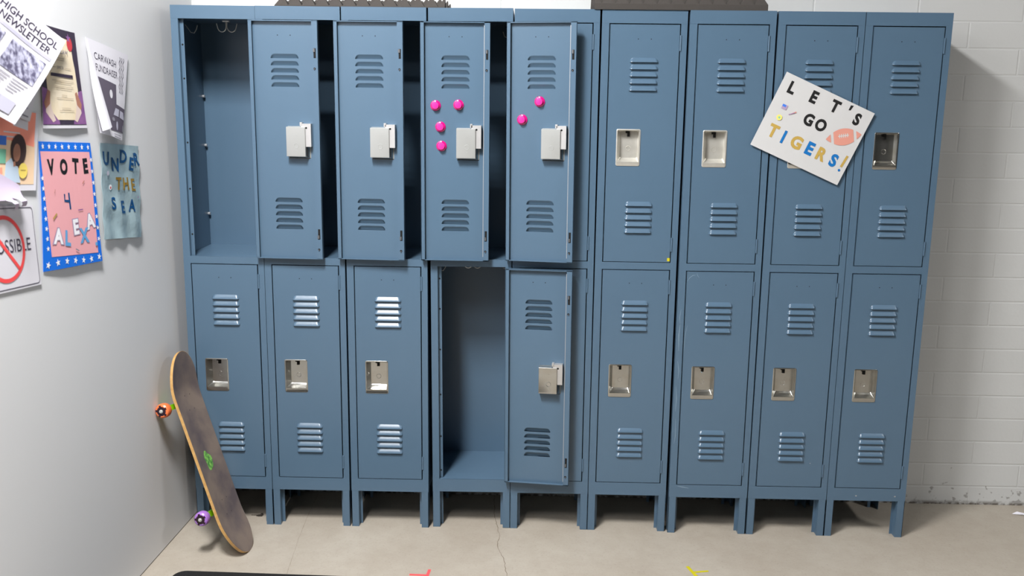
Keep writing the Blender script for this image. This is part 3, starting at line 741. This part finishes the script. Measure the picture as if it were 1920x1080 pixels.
# newsletter
wv = lambda a, b: .006*math.sin(PI*b)+.004*math.sin(a*6)
TRc, BRc = Vector((.694, 1.8156, .022)), Vector((1.024, 1.5884, .042))
dv = Vector((.2340, .0955, 0)).normalized()
S = Sheet('school_newsletter', 'white HIGH SCHOOL NEWSLETTER sheet pinned aslant at the top of the left wall', 'newsletter',
          quad_fn(TRc+dv*.40-Vector((0, 0, .01)), TRc, BRc, BRc+dv*.40-Vector((0, 0, .02)), wv), .42, .34, 'paper', n=18)
S.text('HIGH SCHOOL', 'ink', .615, .885, .0250, 1.24, 0, .012); S.text('NEWSLETTER', 'ink', .615, .790, .0250, 1.20, 0, .012)
S.rect('header_band', 'lgrey', .05, .70, .955, .735, 8)
S.rect('printed_photo', 'halftone', .545, .385, .935, .655, 6); S.rect('printed_photo', 'halftone', .05, .385, .46, .66, 4)
for k in range(5): S.rect('small_print', 'pgrey', .50, .345-k*.028, .72-.015*k, .352-k*.028, 2); S.rect('small_print', 'pgrey', .745, .345-k*.028, .91-.02*k, .352-k*.028, 2)
for k in range(6): S.rect('small_print', 'lgrey', .28, .345-k*.028, .46, .352-k*.028, 2)
S.rect('lower_band', 'lgrey', .30, .05, .90, .17, 4); S.rect('printed_photo', 'halftone', .775, .055, .855, .165, 2)
S.done()

# ------------------------------------------------------------------ acoustic foam on top of the lockers
def foam(x0, x1, y0, y1, z, base, ph, pitch, label, cut0, cut1):
    """cut0 / cut1: that end is sliced through the middle of a row of pyramids"""
    ny = max(1, int(round((y1-y0)/pitch))); py = (y1-y0)/ny; cx, cy = (x0+x1)/2, (y0+y1)/2
    n = int((x1-x0)/pitch-(.5*cut0+.5*cut1)+.5); px = (x1-x0)/(n+.5*cut0+.5*cut1)
    o = empty('acoustic_foam_panel', (cx, cy, z)); tag(o, label, 'foam panel', 'foam panels on the lockers')
    def row(cut0, cut1):
      cells = []; x = x0-cx
      n = int((x1-x0)/pitch-(.5*cut0+.5*cut1)+.5)
      if cut0: cells.append((x, x+px/2, x)); x += px/2
      for i in range(n): cells.append((x, x+px, x+px/2)); x += px
      if cut1: cells.append((x, x+px/2, x+px/2))
      return cells
    b = MB(); b.box(x0-cx, x1-cx, y0-cy, y1-cy, 0, base)
    for j in range(ny):
        for a0, a1, mx in (row(cut0, cut1) if j % 2 == 0 else row(1-cut0, 1-cut1)):
            c0, c1 = y0-cy+j*py, y0-cy+(j+1)*py; my = (c0+c1)/2; r = .003
            ml, mr = max(a0, mx-r), min(a1, mx+r)
            vs = [(a0, c0, base), (a1, c0, base), (a1, c1, base), (a0, c1, base), (ml, my-r, base+ph), (mr, my-r, base+ph), (mr, my+r, base+ph), (ml, my+r, base+ph)]
            b.add(vs, [(0, 1, 5, 4), (1, 2, 6, 5), (2, 3, 7, 6), (3, 0, 4, 7), (4, 5, 6, 7), (3, 2, 1, 0)])
    b.build('foam_block', 'foam', o)
    return o
foam(.372, .982, .022, .300, 1.9815, .004, .032, .0508, 'dark grey pyramid foam panel on the locker tops nearer the left wall', 0, 1)
foam(1.514, 2.124, .004, .300, 1.9815, .020, .036, .0508, 'dark grey thick-based pyramid foam panel on the locker tops right of the first panel', 1, 0)

# ------------------------------------------------------------------ skateboard
SB = empty('skateboard'); tag(SB, 'worn skateboard with purple and orange wheels leaning in the corner by the lockers', 'skateboard')
X = Vector((-.3422, .1515, .9273)).normalized(); Zs = Vector((.9356, -.0363, .3512)); Zs = (Zs-X*Zs.dot(X)).normalized(); Y = Zs.cross(X)
Mx = Matrix((( X.x, Y.x, Zs.x, .1117), (X.y, Y.y, Zs.y, -.1647), (X.z, Y.z, Zs.z, .3570), (0, 0, 0, 1)))
SB.matrix_world = Mx
LH, HW = .394, .1005
def deck_z(x, y):
    k = max(0, abs(x)-.225); z = .30*k if k else 0; z = k*k*2.6 if k < .06 else .06*.06*2.6+(k-.06)*.312
    return z*(.85 if x > 0 else .6)+.005*(y/HW)**2
def outline(x):
    k = (abs(x)-(LH-.135))/.135
    return HW if k <= 0 else HW*math.sqrt(max(0, 1-k**2.2))
def deck_layer(z0, z1, m, name, shrink=0.):
    b = MB(); N, K = 44, 10; vs = []
    xs = [-(LH-shrink)*math.cos(PI*i/N) for i in range(N+1)]
    for zz in (z0, z1):
        for x in xs:
            w = max(outline(x*LH/(LH-shrink))-shrink, .0004)
            for k in range(K+1):
                y = w*(-1+2*k/K); vs.append((x, y, deck_z(x, y)+zz))
    R = K+1; T = (N+1)*R; fs = []
    for s in (0, 1):
        for i in range(N):
            for k in range(K): a = s*T+i*R+k; fs.append((a, a+1, a+R+1, a+R))
    b.add(vs, fs, True); fs = []
    for i in range(N):
        for k in (0, K): a = i*R+k; fs.append((a, a+R, a+R+T, a+T))
    b.add(vs, fs, False)
    return b.build(name, m, SB)
deck_layer(-.0105, 0, 'ply', 'deck'); deck_layer(.0001, .0009, 'grip', 'grip_tape', .0012)
# green sticker blot on the grip
b = MB(); pts = []
for k in range(20):
    g = 2*PI*k/20; r = 1+.12*math.sin(3*g)+.08*math.cos(5*g); pts.append((-.022+.036*r*math.cos(g), .014+.026*r*math.sin(g)+.004*math.cos(g)))
b.prism(pts, lambda p, t: (p[0], p[1], t), .0012, .0017); b.build('sticker', 'green', SB)
for sx, wm in ((1, 'orange'), (-1, 'purple')):
    tx = sx*.209
    b = MB(); dz = deck_z(tx, 0)-.0105
    b.box(tx-.045, tx+.040, -.027, .027, dz-.006, dz)
    b.prism([(-.026, -.006), (.026, -.006), (.014, -.030), (-.014, -.030)], lambda p, t: (tx+t, p[0], dz+p[1]), -.014, .014)
    b.prism([(-.070, -.052), (-.070, -.040), (-.030, -.026), (.030, -.026), (.070, -.040), (.070, -.052), (.03, -.046), (-.03, -.046)], lambda p, t: (tx+t, p[0], dz+p[1]), -.010, .010)
    b.tube([(tx-sx*.02, 0, dz-.004), (tx+sx*.012, 0, dz-.036)], .011, 10)
    tr = b.build('truck', 'truck', SB)
    b = MB(); b.tube([(tx, -.112, dz-.048), (tx, .112, dz-.048)], .004, 10); b.build('axle', 'wire', tr)
    for sy in (1, -1):
        b = MB(); R = .0268
        fn = lambda x, y, h, sy=sy: (tx+x, sy*(.073+h), dz-.048+y)
        b.lathe([(.010, .001), (R-.006, 0), (R-.001, .004), (R, .010), (R, .024), (R-.002, .030), (R-.007, .034), (.016, .034), (.012, .030)], fn, 30)
        w = b.build('wheel', wm, SB)
        b = MB(); b.lathe([(.017, .0335), (.0165, .0348), (.010, .0350)], fn, 24)
        for k in range(5):
            g = 2*PI*k/5; b.prism([(.010*math.cos(g-.3), .010*math.sin(g-.3)), (.022*math.cos(g-.1), .022*math.sin(g-.1)), (.022*math.cos(g+.25), .022*math.sin(g+.25)), (.010*math.cos(g+.3), .010*math.sin(g+.3))], lambda p, t: fn(p[0], p[1], t), .0336, .0352)
        b.build('wheel_graphic', 'core', w)
        b = MB(); b.lathe([(.007, .034), (.007, .037), (.0045, .0375), (.0045, .041), (.0005, .0412)], fn, 12); b.build('axle_nut', 'wire', w)
b = MB()
for sx in (1, -1):
    for ox in (-.028, .028):
        for oy in (-.020, .020): b.lathe([(.0018, .0008), (.0016, .0013)], lambda x, y, h: (sx*.209-sx*.004+ox+x, oy+y, deck_z(sx*.209+ox, oy)+h), 10)
b.build('deck_bolts', 'dark', SB)

# ------------------------------------------------------------------ floor items
def flat(name, pts, z, m, parent=None):
    b = MB(); b.prism(pts, lambda p, t: (p[0], p[1], t), .0003, z); return b.build(name, m, parent)
def bar(p, q, w):
    p, q = Vector(p), Vector(q); d = (q-p).normalized(); n = Vector((-d.y, d.x))*w/2; return [tuple(p+n), tuple(q+n), tuple(q-n), tuple(p-n)]
e = empty('red_tape_mark', (0, 0, 0)); tag(e, 'red tape corner mark on the concrete floor', 'tape mark')
flat('tape_strip', bar((.956, -.338), (.946, -.46), .011), .0010, 'red', e); flat('tape_strip', bar((.888, -.378), (.953, -.380), .010), .0014, 'red', e)
e = empty('yellow_tape_mark', (0, 0, 0)); tag(e, 'yellow tape Y-shaped mark on the concrete floor', 'tape mark')
flat('tape_strip', bar((1.892, -.274), (1.925, -.385), .012), .0010, 'yellow', e); flat('tape_strip', bar((1.904, -.318), (1.963, -.306), .009), .0014, 'yellow', e)
b = MB(); pts = []
for cx_, cy_, st in ((1.02, -.444, 0), (.10, -.441, 1), (.10, -1.2, 2), (1.02, -1.2, 3)):
    for k in range(7):
        g = (st+k/6)*PI/2; pts.append((cx_+.045*math.cos(g), cy_+.045*math.sin(g)))
def mat_fn(p, t): return (p[0]+.004*math.sin(p[1]*40), p[1]-(p[0]-.1)*.022, t)
b.prism(pts, mat_fn, .0004, .007); o = b.build('floor_mat', 'matblack'); tag(o, 'black floor mat, only its rounded rear edge showing on the concrete', 'mat')
# scraps
b = MB(); c = [(0, 0, .001), (.022, .004, .010), (.050, -.004, .006), (.060, -.020, .001), (.036, -.012, .004), (.014, -.006, .002)]
b.add(c+[(x, y, z+.0006) for x, y, z in c], [(0, 1, 5), (1, 4, 5), (1, 2, 4), (2, 3, 4), (6, 7, 11), (7, 10, 11), (7, 8, 10), (8, 9, 10)])
o = b.build('paper_scrap', 'paper'); o.location = (3.318, .236, 0); tag(o, 'small torn white paper scrap on the floor near the block wall', 'scrap')
b = MB()
for k in range(7):
    x, y = random.uniform(0, .018), random.uniform(-.006, .006)
    b.prism([(x, y), (x+.009, y+.003), (x+.011, y-.004), (x+.003, y-.006)], lambda p, t: (p[0], p[1], t), .0004, .002+.001*k)
b.tube([(-.02, .001, .001), (0, 0, .002), (.012, .002, .003)], .0009, 5)
o = b.build('dry_leaf_scrap', 'debris'); o.location = (.208, .078, 0); tag(o, 'tiny dark crumpled leaf scrap on the floor beneath the corner locker', 'scrap')

# ------------------------------------------------------------------ light
def area(name, loc, sx, sy, power, col=(1, 1, 1), tgt=None):
    l = bpy.data.lights.new(name, 'AREA'); l.shape = 'RECTANGLE'; l.size = sx; l.size_y = sy; l.energy = power; l.color = col
    o = bpy.data.objects.new(name, l); COL.objects.link(o); o.location = loc
    if tgt: o.rotation_euler = (Vector(tgt)-Vector(loc)).to_track_quat('-Z', 'Y').to_euler()
    return o
area('ceiling_or_fill_light', (.45, -1.88, 3.45), .34, .8, 208, (1, .99, .98))
area('ceiling_or_fill_light', (.35, -3.35, 3.55), .34, 1.1, 62, (1, .99, .98))
area('ceiling_or_fill_light', (5.2, -2.4, 3.45), .34, 1.1, 85, (1, .99, .98))  # fill lamp added far right to lighten the wall shadow
w = bpy.data.worlds.new('World'); SC.world = w; w.use_nodes = True
w.node_tree.nodes['Background'].inputs[0].default_value = (.80, .90, 1.0, 1); w.node_tree.nodes['Background'].inputs[1].default_value = .022

# ------------------------------------------------------------------ camera
cam = bpy.data.cameras.new('camera'); co = bpy.data.objects.new('camera', cam); COL.objects.link(co)
cam.sensor_width = 36; cam.lens = 1772.1755*36/1920; cam.clip_start = .05
R = Matrix.Rotation(.0186, 3, 'Z') @ Matrix.Rotation(PI/2-.1993, 3, 'X') @ Matrix.Rotation(.0122, 3, 'Z')
co.matrix_world = Matrix.Translation((1.2988, -3.4703, 1.6734)) @ R.to_4x4()
cam.dof.use_dof = True; cam.dof.focus_distance = 3.5; cam.dof.aperture_fstop = 3.2
SC.camera = co
SC.view_settings.view_transform = 'Standard'; SC.view_settings.look = 'None'; SC.view_settings.gamma = 1; SC.view_settings.exposure = 0
SC.view_settings.use_curve_mapping = False
